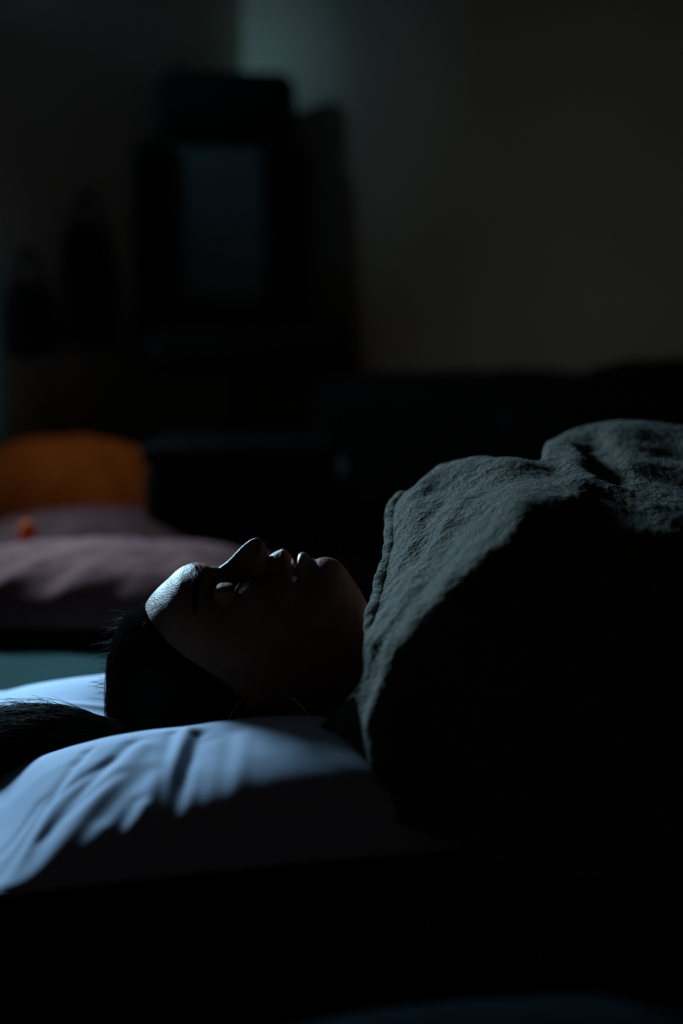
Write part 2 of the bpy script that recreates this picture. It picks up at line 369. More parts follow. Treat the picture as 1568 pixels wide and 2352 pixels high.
def head_front(x, y, W):
    base, pro = BASE(x), FRONT(x); D = pro - base
    back = BACK(x)
    zc = back + (base - back) * np.interp(x, [X(266), X(700), X(820), X(900)], [.45, .45, .5, .5])
    p = pw_(x); r = np.clip(np.abs(y / W), 0, 1)
    z = zc + (base - zc) * (1 - r**p) ** (1 / 2.0)
    ay = np.abs(y)
    # nose: narrow ridge widening to the wings
    fn = sm((x - X(470))/(X(500)-X(470))) * (1 - sm((x - X(613))/(X(618) - X(613))))
    wn = np.interp(x, [X(480), X(505), X(545), X(580), X(600), X(615)], [.013, .0085, .0095, .0125, .0135, .012])
    nose = D * np.exp(-(ay / wn) ** 2.1)
    ala = .0095 * np.exp(-((x - X(594))/.0085)**2 - ((ay - .0138)/.0048)**2) * (x < X(620))
    nostril = -.007 * np.exp(-((x - X(609))/.0022)**2 - ((ay - .0072)/.0032)**2)
    # lips
    fl = sm((x - X(613))/(X(618)-X(613))) * (1 - sm((x - X(712))/(X(724) - X(712))))
    wl_ = np.interp(x, [X(615), X(640), X(660), X(678), X(700), X(720)], [.020, .021, .024, .0265, .022, .018])
    fill = np.exp(-(ay / wl_) ** 2.6)
    lip = D * fill
    phil = -.0012 * np.exp(-((x - X(632))/.006)**2 - (ay/.003)**2) + .0009 * np.exp(-((x - X(634))/.007)**2 - ((ay-.006)/.003)**2)
    fc = sm((x - X(712))/(X(724)-X(712)))
    chin = D * np.exp(-(ay/.018)**2)
    fo = 1 - sm((x - X(470))/(X(500)-X(470)))
    brow = D * np.exp(-(ay/.022)**2)
    nose_fac = fn
    z = z + brow*fo + nose*nose_fac + lip*fl + chin*fc
    z = z + ala + nostril + phil*fl
    # brow ridge, eye socket, cheekbone, corner of the mouth, fold beside the nose
    z = z + .0034*np.exp(-((x - X(462) - ay*.10)/.0085)**2 - ((ay - .030)/.020)**2)
    z = z - .0065*np.exp(-((x - X(515))/.0125)**2 - ((ay - .0285)/.0145)**2)
    z = z - .0040*np.exp(-((x - X(497))/.008)**2 - ((ay - .017)/.006)**2)
    z = z + .0076*np.exp(-((x - X(580))/.014)**2 - ((ay - .036)/.018)**2)
    z = z - .0022*np.exp(-((x - X(612))/.012)**2 - ((ay - .022)/.004)**2)
    z = z - .0015*np.exp(-((x - X(679))/.006)**2 - ((ay - .0285)/.004)**2)
    z = z + .0010*np.exp(-((x - X(452))/.004)**2 - ((ay-.010)/.005)**2) * 1.0 - .0009*np.exp(-((x - X(446) - ay*.4)/.0018)**2 - ((ay-.013)/.008)**2)- .0008*np.exp(-((x - X(458) - ay*.4)/.0016)**2 - ((ay-.013)/.008)**2)
    # closed lid over the eyeball
    ex, ey, ez, er = X(521), .0305, P(521, 1352)[1], .0122
    q = 1 - (np.abs(x - ex)/.0125)**2.8 - (np.abs(ay - ey)/.0165)**2.4
    lid = ez + er*.96*np.sqrt(np.maximum(q, 0)) - (q < 0) * .5
    z = smax(z, lid, .0048)
    # lash line where the lids meet, and the crease under the brow
    z = z - .0016*np.exp(-((x - X(543) + (ay-ey)**2*12)/.0009)**2) * (np.abs(ay-ey) < .0145)
    z = z - .0009*np.exp(-((x - X(500) + (ay-ey)**2*14)/.0011)**2) * (np.abs(ay-ey) < .014)
    return z, zc
ss = np.concatenate([X(266) + (X(300) - X(266)) * (1 - np.cos(np.linspace(0, PI/2, 34)))[:-1], np.arange(X(300), X(400), .0016), np.arange(X(400), X(800), .00085), np.arange(X(800), X(880), .0025), np.arange(X(880), X(1900), .012)])
NF, NB = 230, 70
V = []; K = NF + NB
for x in ss:
    W = float(WID(x))
    th = np.linspace(0, PI, NF); y = -W * np.cos(th)
    z, zc = head_front(np.full(NF, x), y, W)
    zc0 = float(np.atleast_1d(zc)[0]); bk = float(BACK(x))
    thb = np.linspace(0, PI, NB + 2)[1:-1]; yb = W * np.cos(thb); zb = zc0 - (zc0 - bk) * np.sin(thb) ** .9
    V += [(x, a, b_) for a, b_ in zip(y, z)] + [(x, a, b_) for a, b_ in zip(yb, zb)]
Fc = grid_faces(len(ss), K, True)
Fc += [tuple(range(K)), tuple((len(ss)-1)*K + j for j in reversed(range(K)))]
HEADV = np.array(V).reshape(len(ss), K, 3)
lipf = []
# ears: cupped shells joined to the head
def ear(sgn):
    out = []; n, k = 34, 60
    cx, cz_ = X(622), P(600, 1618)[1]
    ang = math.radians(-14)
    for i in range(n):
        r = i/(n-1)
        for j in range(k):
            t = 2*PI*j/k
            a = .031 * (1 - .10*math.cos(t)) ; b_ = .0175 * (1 - .22*math.cos(t) )
            ex, ez = math.cos(t)*a*r, math.sin(t)*b_*r
            rim = .0075*math.exp(-((r - .86)/.10)**2) * (1 if True else 0)
            anti = .005*math.exp(-((r - .55)/.10)**2) * (.4 + .6*max(0, -math.cos(t)))
            conch = -.004*math.exp(-((ex - .004)**2 + (ez)**2)/.00008)
            tr = .006*math.exp(-((ex - .006)**2 + (ez - .0125)**2)/.00002)
            out_ = .006*(1 - r)*0 + rim + anti + conch + tr + .010*(.5 - ez/.035) * (r < 1.01)
            if r > .93: out_ *= (1 - ((r - .93)/.07)) ; out_ -= .010*((r-.93)/.07)
            x2 = cx + ex*math.cos(ang) - ez*math.sin(ang); z2 = cz_ + ex*math.sin(ang) + ez*math.cos(ang)
            out.append((x2, sgn*(.0675 + out_), z2))
    return out, n, k
for sgn in (-1, 1):
    off = len(V); e, n, k = ear(sgn); V += e; f = grid_faces(n, k, True, off); Fc += f if sgn > 0 else [tuple(reversed(q)) for q in f]
def limb(pts, rad, seg=14):
    global V, Fc
    v, f = tube_mesh(catmull(pts, 6*len(pts)), catmull(np.array(rad)[:, None], 6*len(pts))[:, 0], seg)
    off = len(V); V += list(v); Fc += [tuple(i + off for i in q) for q in f]
for s in (-1, 1):
    limb([(.11, s*.11, .09), (.16, s*.15, .08), (.30, s*.165, .07), (.42, s*.16, .07), (.55, s*.14, .09), (.66, s*.13, .11)], [.045, .045, .04, .036, .032, .026])
    limb([(.66, s*.13, .13), (.69, s*.11, .135), (.72, s*.095, .13)], [.026, .03, .02])
    for q in range(4): limb([(.705, s*(.085 + .014*q), .135), (.74, s*(.08 + .014*q), .132), (.765 + .006*(q in (1, 2)), s*(.078 + .014*q), .12)], [.009, .008, .006], 8)
    limb([(.68, s*.10, .125), (.70, s*.068, .12), (.72, s*.058, .112)], [.010, .009, .007], 8)
    limb([(.44, s*.08, .10), (.60, s*.10, .095), (.85, s*.11, .08), (.90, s*.11, .075), (1.08, s*.11, .065), (1.24, s*.11, .05)], [.09, .085, .062, .056, .052, .036])
    limb([(1.24, s*.11, .04), (1.275, s*.115, .07), (1.29, s*.12, .13), (1.29, s*.125, .19)], [.036, .04, .036, .022])
person = empty('person', (-.1, 0, .02)); tag(person, 'person asleep on their back in profile, dark hair, hoop earring, covered to the chest', 'person')
def body_part(name, V, Fc, m):
    o = mesh(name, V, Fc, m); o.parent = person; o.matrix_parent_inverse = Matrix.Translation((.1, 0, -.02)); return o
body = body_part('body', V, Fc, M['skin'])
body.data.materials.append(M['lip'])
# lips take their own colour
me = body.data; nh = len(ss)*K
cen = np.empty(len(me.polygons)*3); me.polygons.foreach_get('center', cen); cen = cen.reshape(-1, 3)
ay = np.abs(cen[:, 1]); xx = cen[:, 0]
wlip = .0255
up = X(648) + .10*np.abs(ay - .004)**1.0 + (ay/wlip)**3*.009; lo = X(709) - (ay/wlip)**2.2*.012
isl = (xx > up) & (xx < lo) & (ay < wlip) & (cen[:, 2] > Zp(1345))
me.polygons.foreach_set('material_index', isl.astype(np.int32))
# teeth showing in the gap between the lips
tv, tf = [], []
bm = bmesh.new()
for k in range(-3, 4):
    a = k*.0082; rbox(bm, (X(676.5), a, Zp(1315) - 6*a*a), (.0065, .0078, .010), .0022, 3)
o = bm_obj('teeth', bm, M['tooth']); o.parent = person; o.matrix_parent_inverse = Matrix.Translation((.1, 0, -.02))

# hair: a close cap over the skull, loose strands and the long bundle on the pillow
def hair_line(y, z):
    """x (towards the face) up to which hair grows, by height on the head"""
    return np.interp(z, [Zp(1720), Zp(1690), Zp(1655), Zp(1600), Zp(1560), Zp(1520), Zp(1470), Zp(1430), Zp(1400), Zp(1380)], [X(740), X(720), X(640), X(560), X(560), X(510), X(425), X(372), X(338), X(316)])
hv = []; rows = [i for i in range(len(ss)) if ss[i] < X(760)][::2]
cap_idx = {}
CEN = np.array([X(480), 0, Zp(1540)])
def hair_off(p, extra=0):
    d = (p - CEN) / np.array([1.0, 1, 1]); L = np.linalg.norm(d); t = hair_line(p[1], p[2]) - p[0]
    th = .0085 * sm(t / .03) + .001 + min(0, t)*.6
    return p + d / L * (th + extra)
capV, capF = [], []
for ri, i in enumerate(rows):
    for j in range(0, K, 3):
        p = HEADV[i, j]; q = hair_off(p, .0007*fbm(p[0]*.3, p[1], p[2]*1.0, 90, 2)); cap_idx[(ri, j//3)] = len(capV); capV.append(q)
kk = len(range(0, K, 3))
capV = np.array(capV)
for ri in range(len(rows) - 1):
    for j in range(kk):
        a, b_, c_, d_ = ri*kk + j, ri*kk + (j+1) % kk, (ri+1)*kk + (j+1) % kk, (ri+1)*kk + j
        p = HEADV[rows[ri], (j*3) % K]
        if p[0] < hair_line(p[1], p[2]) + .009: capF.append((a, b_, c_, d_))
hair = body_part('hair', capV, capF, M['hairskin'])
md = hair.modifiers.new('t', 'SOLIDIFY'); md.thickness = .002; md.offset = -1
# strands on the cap
lines = []
flat = HEADV[:, :, :].reshape(-1, 3)
start_rows = [i for i in range(len(ss)) if X(268) < ss[i] < X(720)]
cnt = 0
while cnt < 1500:
    i = random.choice(start_rows); j = random.randrange(K); p = HEADV[i, j]
    t = hair_line(p[1], p[2]) - p[0]
    if t < 0 or t > .05 + .3*random.random(): continue
    # walk over the skull towards the crown and the back
    tgt = np.array([X(262), -.02, Zp(1640)])
    L = []; cur = p.copy(); n = 14
    rise = random.uniform(.0, .0022) if random.random() > .06 else random.uniform(.002, .007)
    for s in range(n):
        f = s/(n-1); q = p*(1 - f) + tgt*f
        d = (q - CEN); d /= np.linalg.norm(d)
        # radius on the head along this direction
        fi = ((flat[::7] - CEN)/np.linalg.norm(flat[::7] - CEN, axis=1)[:, None]) @ d if False else None
        L.append(d)
    lines.append((np.array(L), rise)); cnt += 1
HF = flat[(flat[:, 0] < X(780))][::3]; HD = HF - CEN; HR = np.linalg.norm(HD, axis=1); HU = (HD / HR[:, None])
# radius lookup table over direction
NT, NPh = 90, 180; tab = np.zeros((NT, NPh)); cntt = np.zeros((NT, NPh))
ti = np.clip((np.arccos(np.clip(HU[:, 0], -1, 1))/PI*NT).astype(int), 0, NT-1); pi_ = ((np.arctan2(HU[:, 2], HU[:, 1]) + PI)/(2*PI)*NPh).astype(int) % NPh
np.add.at(tab, (ti, pi_), HR); np.add.at(cntt, (ti, pi_), 1)
tab = np.where(cntt > 0, tab/np.maximum(cntt, 1), np.nan)
for _ in range(6):
    for sh in ((1, 0), (0, 1), (1, 1)):
        for sg in (1, -1):
            r_ = np.roll(tab, (sg*sh[0], sg*sh[1]), (0, 1)); tab = np.where(np.isnan(tab), r_, tab)
tab = np.nan_to_num(tab, nan=.1)
def rad(d):
    t = np.clip(math.acos(max(-1, min(1, d[0])))/PI*NT - .5, 0, NT-1.001); p = ((math.atan2(d[2], d[1]) + PI)/(2*PI)*NPh - .5) % NPh
    a, b_ = int(t), int(p); fa, fb = t - a, p - b_
    return (tab[a, b_]*(1-fa)*(1-fb) + tab[a+1, b_]*fa*(1-fb) + tab[a, (b_+1) % NPh]*(1-fa)*fb + tab[a+1, (b_+1) % NPh]*fa*fb)
out = []
for D_, rise in lines:
    n = len(D_)
    off = .003 + .0065*np.minimum(1, np.arange(n)/4) + rise*np.arange(n)/n
    out.append(np.array([CEN + d*(rad(d) + o_) for d, o_ in zip(D_, off)]))
# flyaway hairs at the hairline
for _ in range(70):
    z = random.uniform(Zp(1600), Zp(1395)); y = random.uniform(-.03, .03)
    x = float(FRONT(0)*0) if False else None
    d = np.array([-1, y*6, (z - CEN[2])*9]); d = np.array([X(300) - CEN[0], y, z - CEN[2]]); d /= np.linalg.norm(d)
    p = CEN + d*(rad(d) + .008); dirn = np.array([-.5 - random.random(), random.uniform(-.6, .6), random.uniform(-.2, .9)]); dirn /= np.linalg.norm(dirn)
    ln = random.uniform(.008, .022); out.append(np.array([p + dirn*ln*f + np.array([-.004, 0, -.003])*f*f for f in np.linspace(-.2, 1, 7)]))
st = strands('hair_strands', out, .00022, M['hair'], hair)
# long bundle lying over the pillow's left end
def bundle_c(f):
    # f 0 at the nape, 1 past the left edge
    pts = np.array([at(330, 1690, 1.34), at(235, 1700, 1.33), at(150, 1700, 1.33), at(60, 1712, 1.33), at(-60, 1735, 1.33), at(-220, 1790, 1.33)])
    s = f*(len(pts)-1); i = min(int(s), len(pts)-2); t = s - i
    E = np.concatenate([[2*pts[0]-pts[1]], pts, [2*pts[-1]-pts[-2]]]); a, b_, c_, d_ = E[i:i+4]
    return .5*((2*b_) + (-a+c_)*t + (2*a-5*b_+4*c_-d_)*t*t + (-a+3*b_-3*c_+d_)*t**3)
rv = lambda f: np.interp(f, [0, .15, .3, .5, .7, 1], [.012, .017, .026, .034, .038, .03])
Vb = []; nb, kb = 40, 28
for i in range(nb):
    f = i/(nb-1); c = bundle_c(f)
    for j in range(kb):
        t = 2*PI*j/kb; rr = rv(f)*(.93 + .10*fbm(j*.9, i*.04, 2, 1))
        Vb.append(c + np.array([0, math.cos(t)*rr*1.25, math.sin(t)*rr]))
tail = body_part('hair', Vb, grid_faces(nb, kb, True) + [tuple(range(kb)), tuple((nb-1)*kb + j for j in reversed(range(kb)))], M['hairskin'])
out = []
for _ in range(1100):
    t = random.uniform(0, 2*PI); r0 = random.uniform(.92, 1.06); tw = random.uniform(-.5, .5); f0 = random.uniform(0, .5); f1 = random.uniform(f0 + .25, 1)
    wild = random.random() < .10; L = []
    ph = random.uniform(0, 6)
    for s in range(16):
        f = f0 + (f1 - f0)*s/15; c = bundle_c(f); rr = rv(f)*r0*(1 + (.35*max(0, s/15 - .3) if wild else 0)); a = t + tw*f
        L.append(c + np.array([0, math.cos(a)*rr*1.25, math.sin(a)*rr + .0015*math.sin(f*12 + ph)]))
    out.append(np.array(L))
# a few loose locks that stand off the top
for _ in range(90):
    f = random.uniform(.45, .8); c = bundle_c(f) + np.array([0, random.uniform(-.02, .03), rv(f)*.85])
    g = np.array([-random.uniform(.01, .05), random.uniform(.0, .05), random.uniform(.0, .016)])
    out.append(np.array([c + g*s + np.array([0, 0, -.014])*s*s for s in np.linspace(0, 1, 8)]))
strands('hair_strands', out, .00024, M['hair'], tail)
# eyebrows and lashes
def surf(px_, y):
    x = X(px_); W = float(WID(x)); z, _ = head_front(np.array([x]), np.array([y]), W); return np.array([x, y, float(z[0])])
for sgn in (-1, 1):
    L = []
    for _ in range(200):
        u = random.random(); yy = .013 + u*.038; pxb = 472 - 14*math.sin(u*2.2) + random.uniform(-12, 12)*(1 - .5*u)
        p = surf(pxb, sgn*yy); q = surf(pxb - random.uniform(4, 8) + 6*u, sgn*(yy + random.uniform(.004, .008)))
        n = np.array([0, sgn*.3, 1])
        L.append(np.array([p + n*.0001, (p+q)/2 + n*.0013, q + n*.0012]))
    o = strands('eyebrow', L, .00013, M['hair']); o.parent = person; o.matrix_parent_inverse = Matrix.Translation((.1, 0, -.02))
    L = []
    for k in range(60):
        u = k/59*2 - 1; yy = .0305 + u*.0135; p = surf(543 - u*u*.0135**2*12*F/1.4, sgn*yy)
        g = np.array([.0045 + .001*random.random(), sgn*u*.002, .0028 + .001*random.random()])
        L.append(np.array([p + g*s + np.array([.0, 0, .0018])*s*s for s in np.linspace(0, 1, 5)]))
    o = strands('eyelash', L, .00012, M['hair']); o.parent = person; o.matrix_parent_inverse = Matrix.Translation((.1, 0, -.02))
# hoop earring, resting against the pillow
hc = np.array(at(617, 1690, 1.318)); HRR = .0415
V2, F2 = tube_mesh([(hc[0] + HRR*math.cos(a), hc[1] + .008*math.sin(a), hc[2] + HRR*math.sin(a)) for a in np.linspace(0, 2*PI, 97)], .0009, 8, False)
er = mesh('hoop_earring', V2, F2, M['gold']); tag(er, 'large thin metal hoop earring hanging from the sleeper\'s near ear', 'earring')

# ------------------------------------------------------------------ fleece blanket
ST = [
 [(1000,1330,1.80),(965,1200,1.66),(927,1128,1.53),(898,1165,1.48),(892,1240,1.42),(877,1320,1.36),(856,1395,1.30),(836,1470,1.250),(832,1545,1.215),(800,1610,1.205),(735,1668,1.205),(715,1735,1.20)],
 [(1060,1330,1.84),(1010,1200,1.68),(962,1107,1.52),(948,1160,1.435),(940,1240,1.365),(920,1320,1.305),(890,1400,1.255),(856,1480,1.225),(840,1565,1.20),(822,1650,1.192),(790,1720,1.185),(785,1790,1.17)],
 [(1120,1330,1.86),(1070,1190,1.7),(1015,1071,1.53),(1010,1135,1.44),(1002,1220,1.35),(965,1310,1.28),(918,1400,1.235),(876,1490,1.205),(850,1590,1.185),(836,1680,1.175),(835,1750,1.16),(840,1830,1.15)],
 [(1200,1330,1.88),(1150,1190,1.7),(1090,1056,1.52),(1100,1110,1.40),(1102,1200,1.27),(1045,1300,1.205),(980,1400,1.18),(920,1490,1.17),(880,1590,1.16),(870,1690,1.15),(880,1790,1.135),(900,1880,1.115)],
 [(1290,1330,1.88),(1240,1180,1.7),(1165,1055,1.50),(1180,1095,1.39),(1195,1170,1.235),(1155,1290,1.185),(1105,1400,1.165),(1060,1510,1.155),(1030,1620,1.145),(1030,1730,1.13),(1105,1850,1.105),(1110,1960,1.08)],
 [(1360,1320,1.88),(1310,1160,1.72),(1243,1062,1.50),(1270,1092,1.40),(1300,1165,1.26),(1290,1290,1.19),(1275,1400,1.17),(1270,1510,1.15),(1265,1630,1.13),(1265,1750,1.11),(1270,1880,1.09),(1275,2010,1.07)],
 [(1400,1290,1.88),(1340,1130,1.76),(1262,1018,1.62),(1318,1038,1.50),(1372,1108,1.37),(1395,1230,1.23),(1405,1360,1.17),(1410,1500,1.14),(1410,1630,1.12),(1410,1760,1.105),(1410,1890,1.09),(1415,2020,1.07)],
 [(1450,1280,1.88),(1400,1100,1.80),(1335,988,1.64),(1380,1035,1.53),(1432,1120,1.37),(1470,1235,1.23),(1480,1370,1.18),(1490,1500,1.15),(1490,1640,1.12),(1490,1770,1.10),(1490,1900,1.09),(1495,2030,1.07)],
 [(1520,1270,1.88),(1470,1090,1.82),(1420,968,1.64),(1445,1050,1.485),(1500,1155,1.32),(1540,1260,1.22),(1560,1380,1.18),(1570,1510,1.15),(1580,1650,1.125),(1580,1780,1.11),(1580,1910,1.09),(1585,2035,1.07)],
 [(1620,1270,1.88),(1580,1100,1.84),(1530,977,1.64),(1555,1060,1.485),(1600,1165,1.32),(1630,1280,1.22),(1650,1390,1.18),(1660,1520,1.15),(1670,1660,1.13),(1670,1790,1.11),(1670,1920,1.09),(1675,2040,1.07)],
 [(1720,1280,1.88),(1690,1120,1.84),(1660,1000,1.62),(1680,1085,1.47),(1700,1190,1.32),(1720,1290,1.23),(1750,1400,1.19),(1760,1530,1.16),(1770,1670,1.13),(1770,1800,1.11),(1770,1930,1.09),(1775,2045,1.07)]]
CREASES = [[(1348, 1030, 1.53), (1372, 1075, 1.46), (1405, 1120, 1.39), .014, -.007], [(1300, 1062, 1.44), (1385, 1105, 1.37), (1490, 1168, 1.31), .012, .003], [(1090, 1130, 1.36), (1010, 1260, 1.31), (930, 1380, 1.24), .012, .005],
   [(1040, 1130, 1.42), (980, 1230, 1.37), (940, 1320, 1.31), .009, -.0025], [(1010, 1320, 1.26), (950, 1400, 1.23), (870, 1480, 1.215), .010, .005]]
G = [[at(*p) for p in row] for row in ST]
# on along the legs to the feet, outside the picture
for xx_, hgt in ((.62, .24), (.78, .20), (.95, .18), (1.12, .17), (1.27, .23), (1.34, .24), (1.45, .03)):
    row = []
    for y, f in ((.48, .0), (.40, .15), (.20, .95), (.13, 1.), (.02, .96), (-.08, .97), (-.15, .9), (-.21, .7), (-.25, .45), (-.28, .25), (-.30, .08), (-.33, .0)):
        row.append((xx_, y, .012 + hgt*f))
    G.append(row)
G = np.array(G)
NU, NV = 420, 330
g1 = catmull(G, NU)
g2 = np.stack([catmull(g1[i], NV) for i in range(NU)])
g2[:, :, 2] = np.maximum(g2[:, :, 2], .006)
def normals(g):
    du = np.gradient(g, axis=0); dv = np.gradient(g, axis=1); n = np.cross(du, dv); n /= np.linalg.norm(n, axis=2)[:, :, None] + 1e-9; return n
N_ = normals(g2)
if N_[60, 60, 2] < 0: N_ = -N_
disp = np.zeros((NU, NV))
for i in range(NU):
    for j in range(NV):
        p = g2[i, j]
        # long shallow folds that run down the slope from the chest to the neck, then lumps and pile
        a = mnoise.fractal(Vector(((p[0]*.45 + p[2]*1.0)*16, (p[0]*1.0 - p[2]*.5)*7 + 3, p[1]*9)), 1, 2, 3) * .0055
        c = mnoise.fractal(Vector((p[0]*170, p[1]*170, p[2]*170)), 1, 2, 2) * .0006
        disp[i, j] = a + c
for cr_ in CREASES:
    pl = [np.array(at(*q)) for q in cr_[:3]]; dm = np.full((NU, NV), 9.0)
    for A_, B_ in zip(pl, pl[1:]):
        ab = B_ - A_; t_ = np.clip(((g2 - A_) @ ab)/(ab @ ab), 0, 1); dm = np.minimum(dm, np.linalg.norm(g2 - A_ - t_[:, :, None]*ab, axis=2))
    disp += cr_[4] * np.exp(-(dm/cr_[3])**2)
g3 = g2 + N_ * disp[:, :, None]
o = mesh('fleece_blanket', g3.reshape(-1, 3), grid_faces(NU, NV), M['fleece'])
tag(o, 'dark grey-green fleece blanket pulled up over the sleeping person', 'blanket')
md = o.modifiers.new('thick', 'SOLIDIFY'); md.thickness = .006; md.offset = -1
# rolled hem with its stitched seam
hem = (g3[0] - N_[0]*.0058)[int(NV*.12):int(NV*.66)] + np.array([-.001, 0, 0])
nh_ = len(hem); Vh, Fh = tube_mesh(hem[::2], [.0092*(1 + .05*math.sin(i*.9) + .07*math.sin(i*.37)) * min(1, (len(hem[::2]) - i)/12) for i in range(len(hem[::2]))], 16)
mesh('hem', Vh, Fh, M['fleece'], o)

# ------------------------------------------------------------------ things behind the sleeper
c = at(150, 1400, 2.02)
cushion('floor_cushion', M['mauve'], (c[0] + .065, c[1] + .05, -.002), .29, .20, .168, -.05, 'mauve floor cushion with creases on top, on the futon just behind the sleeper\'s head', 'cushion', wr_amp=.009, wr_s=9, seed=11, pw=2.2)
c = at(230, 1300, 2.46)
cushion('floor_cushion', M['mauve_brightened'], (c[0] - .02, c[1] + .06, FLOOR), .27, .17, .262, .03, 'mauve cushion plumped up higher, behind the creased one', 'cushion', wr_amp=.008, wr_s=6, seed=23, pw=2.3)
c = at(110, 1200, 2.98)
cushion('beanbag', M['orange'], (c[0] + .06, c[1] - .05, FLOOR), .31, .17, .40, -.50, 'burnt orange floor cushion lying behind the mauve ones, before the left wall', 'cushion', wr_amp=.016, wr_s=5, seed=31, pw=2.2)

# small bright orange loop poking up behind the mauve cushions
c = at(62, 1212, 2.27)
Vt, Ft = tube_mesh([(c[0] + .008*math.cos(a), c[1] + .004*math.sin(a), c[2] - .016 + .020*math.sin(a)) for a in np.linspace(-.6, PI + .6, 24)], .007, 10)
tag(mesh('cord_loop', Vt, Ft, M['orangetag']), 'small bright orange loop of strap standing up at the left of the mauve cushions', 'strap')

# black pouf between the mauve cushion and the chair
c = at(520, 1100, 2.42)
pf = empty('pouf', (c[0] + .02, c[1] + .16, FLOOR)); tag(pf, 'black box-shaped pouf with rounded edges, standing in front of the high-backed chair', 'pouf')
bm = bmesh.new(); rbox(bm, (0, 0, .145), (.34, .26, .25), .04, 5); bm_obj('body', bm, M['black'], pf)
bm = bmesh.new(); rbox(bm, (0, 0, .278), (.345, .265, .035), .016, 4); bm_obj('lid', bm, M['black'], pf)
for sx in (-1, 1):
    for sy in (-1, 1):
        bm = bmesh.new(); rod(bm, (sx*.13, sy*.09, 0), (sx*.13, sy*.09, .025), .014, .018); bm_obj('foot', bm, M['plastic'], pf)

# high-backed chair facing into the room
cc = at(520, 700, 3.62)
ch = empty('swivel_chair', (cc[0], cc[1] - .02, FLOOR), .22)
tag(ch, 'high-backed black swivel chair with grey centre panel and black headrest, in the corner', 'chair')
def pad(name, c, s, r, m, rot=None, seg=5): bm = bmesh.new(); rbox(bm, c, s, r, seg, rot); return bm_obj(name, bm, m, ch)
Rx = Matrix.Rotation(math.radians(-6), 3, 'X')
def curved_panel(name, x0, x1, z0, z1, yf, th, m, bow):
    n, k = 24, 24; V = []
    for side in (0, 1):
        for i in range(n):
            for j in range(k):
                u = i/(n-1); v = j/(k-1); x = x0 + (x1 - x0)*u; z = z0 + (z1 - z0)*v
                e = (1 - abs(2*u - 1)**8)**.5 * (1 - abs(2*v - 1)**10)**.5
                y = yf(x, z) + (-bow*e if side == 0 else th)
                V.append((x, y, z))
    Fc = [tuple(reversed(f)) for f in grid_faces(n, k)] + grid_faces(n, k, off=n*k)
    m0 = n*k
    for i in range(n-1): Fc += [(i*k, i*k+m0, (i+1)*k+m0, (i+1)*k), ((i+1)*k+k-1, (i+1)*k+k-1+m0, i*k+k-1+m0, i*k+k-1)]
    for j in range(k-1): Fc += [(j+1, j+1+m0, j+m0, j), ((n-1)*k+j, (n-1)*k+j+m0, (n-1)*k+j+1+m0, (n-1)*k+j+1)]
    o = mesh(name, V, Fc, m, ch)
    return o
back_y = lambda x, z: .02 + (z - .45)*.10 + .9*x*x*0
bk = curved_panel('backrest', -.115, .115, .44, .935, back_y, .05, M['panel'], .018)
for s in (-1, 1):
    bm = bmesh.new(); rbox(bm, (s*.165, .015 + .02, .68), (.115, .10, .52), .045, 6, Matrix.Rotation(math.radians(-5.7), 3, 'X') @ Matrix.Rotation(s*.25, 3, 'Z')); bm_obj('side_bolster', bm, M['black'], ch)
pad('panel_shade_pad', (0, -.012, .475), (.25, .06, .15), .028, M['black'], Rx, 6)  # added black pad, standing in for the shade at the panel's foot
pad('headrest', (0.02, .065, 1.025), (.345, .10, .178), .045, M['black'], Rx, 6)
for s in (-1, 1): bm = bmesh.new(); rod(bm, (s*.06, .085, .90), (s*.06, .095, 1.0), .008); bm_obj('headrest_post', bm, M['plastic'], ch)
pad('seat', (0, -.22, .43), (.47, .46, .10), .045, M['black'])
bm = bmesh.new(); rod(bm, (0, -.2, .10), (0, -.2, .38), .025); bm_obj('gas_column', bm, M['plastic'], ch)
for k in range(5):
    a = 2*PI*k/5 + .3; q = (.27*math.cos(a), -.2 + .27*math.sin(a))
    bm = bmesh.new(); rod(bm, (0, -.2, .11), (q[0], q[1], .075), .022, .014); b_ = bm_obj('base_leg', bm, M['plastic'], ch)
    bm = bmesh.new(); rod(bm, (q[0]-.018, q[1], .027), (q[0]+.018, q[1], .027), .027); rod(bm, (q[0], q[1], .03), (q[0], q[1], .075), .008); bm_obj('caster', bm, M['plastic'], b_)

# low bed along the back wall with a dark dotted duvet, and a dark cushion
bc = at(1200, 1000, 2.95)
rzb = math.atan2(BD.y, BD.x)
bed = empty('low_bed', (.66, 1.58, FLOOR), rzb); tag(bed, 'low bed with black base, pushed along the back wall', 'bed')
bm = bmesh.new(); rbox(bm, (0, 0, .12), (1.30, .62, .18), .015, 3); bm_obj('base', bm, M['black'], bed)
for sx in (-1, 1):
    for sy in (-1, 1):
        bm = bmesh.new(); rod(bm, (sx*.58, sy*.25, 0), (sx*.58, sy*.25, .04), .02); bm_obj('foot', bm, M['plastic'], bed)
bm = bmesh.new(); rbox(bm, (0, 0, .25), (1.28, .60, .085), .035, 4); bm_obj('mattress', bm, M['black'], bed)
def duvet():
    n, k = 120, 80; V = []
    cr, sr = math.cos(rzb), math.sin(rzb)
    for i in range(n):
        for j in range(k):
            u = i/(n-1)*2 - 1; v = j/(k-1)*2 - 1
            x, y = u*.70, v*.355
            ex = max(0, abs(x) - .60)/.10; ey = max(0, abs(y) - .27)/.085
            d = min(1, math.hypot(ex, ey)); z = .345 + .035*math.sqrt(max(0, 1 - d*d)) - .22*sm(max(0, d - .55)/.45) 
            z += .012*fbm(x, y, 4, 5)
            V.append((.66 + x*cr - y*sr, 1.58 + x*sr + y*cr, FLOOR + z))
    o = mesh('duvet', V, grid_faces(n, k), M['duvet']); md = o.modifiers.new('t', 'SOLIDIFY'); md.thickness = .03; md.offset = 1
    tag(o, 'black duvet with a few pale dots, spread over the low bed', 'duvet')
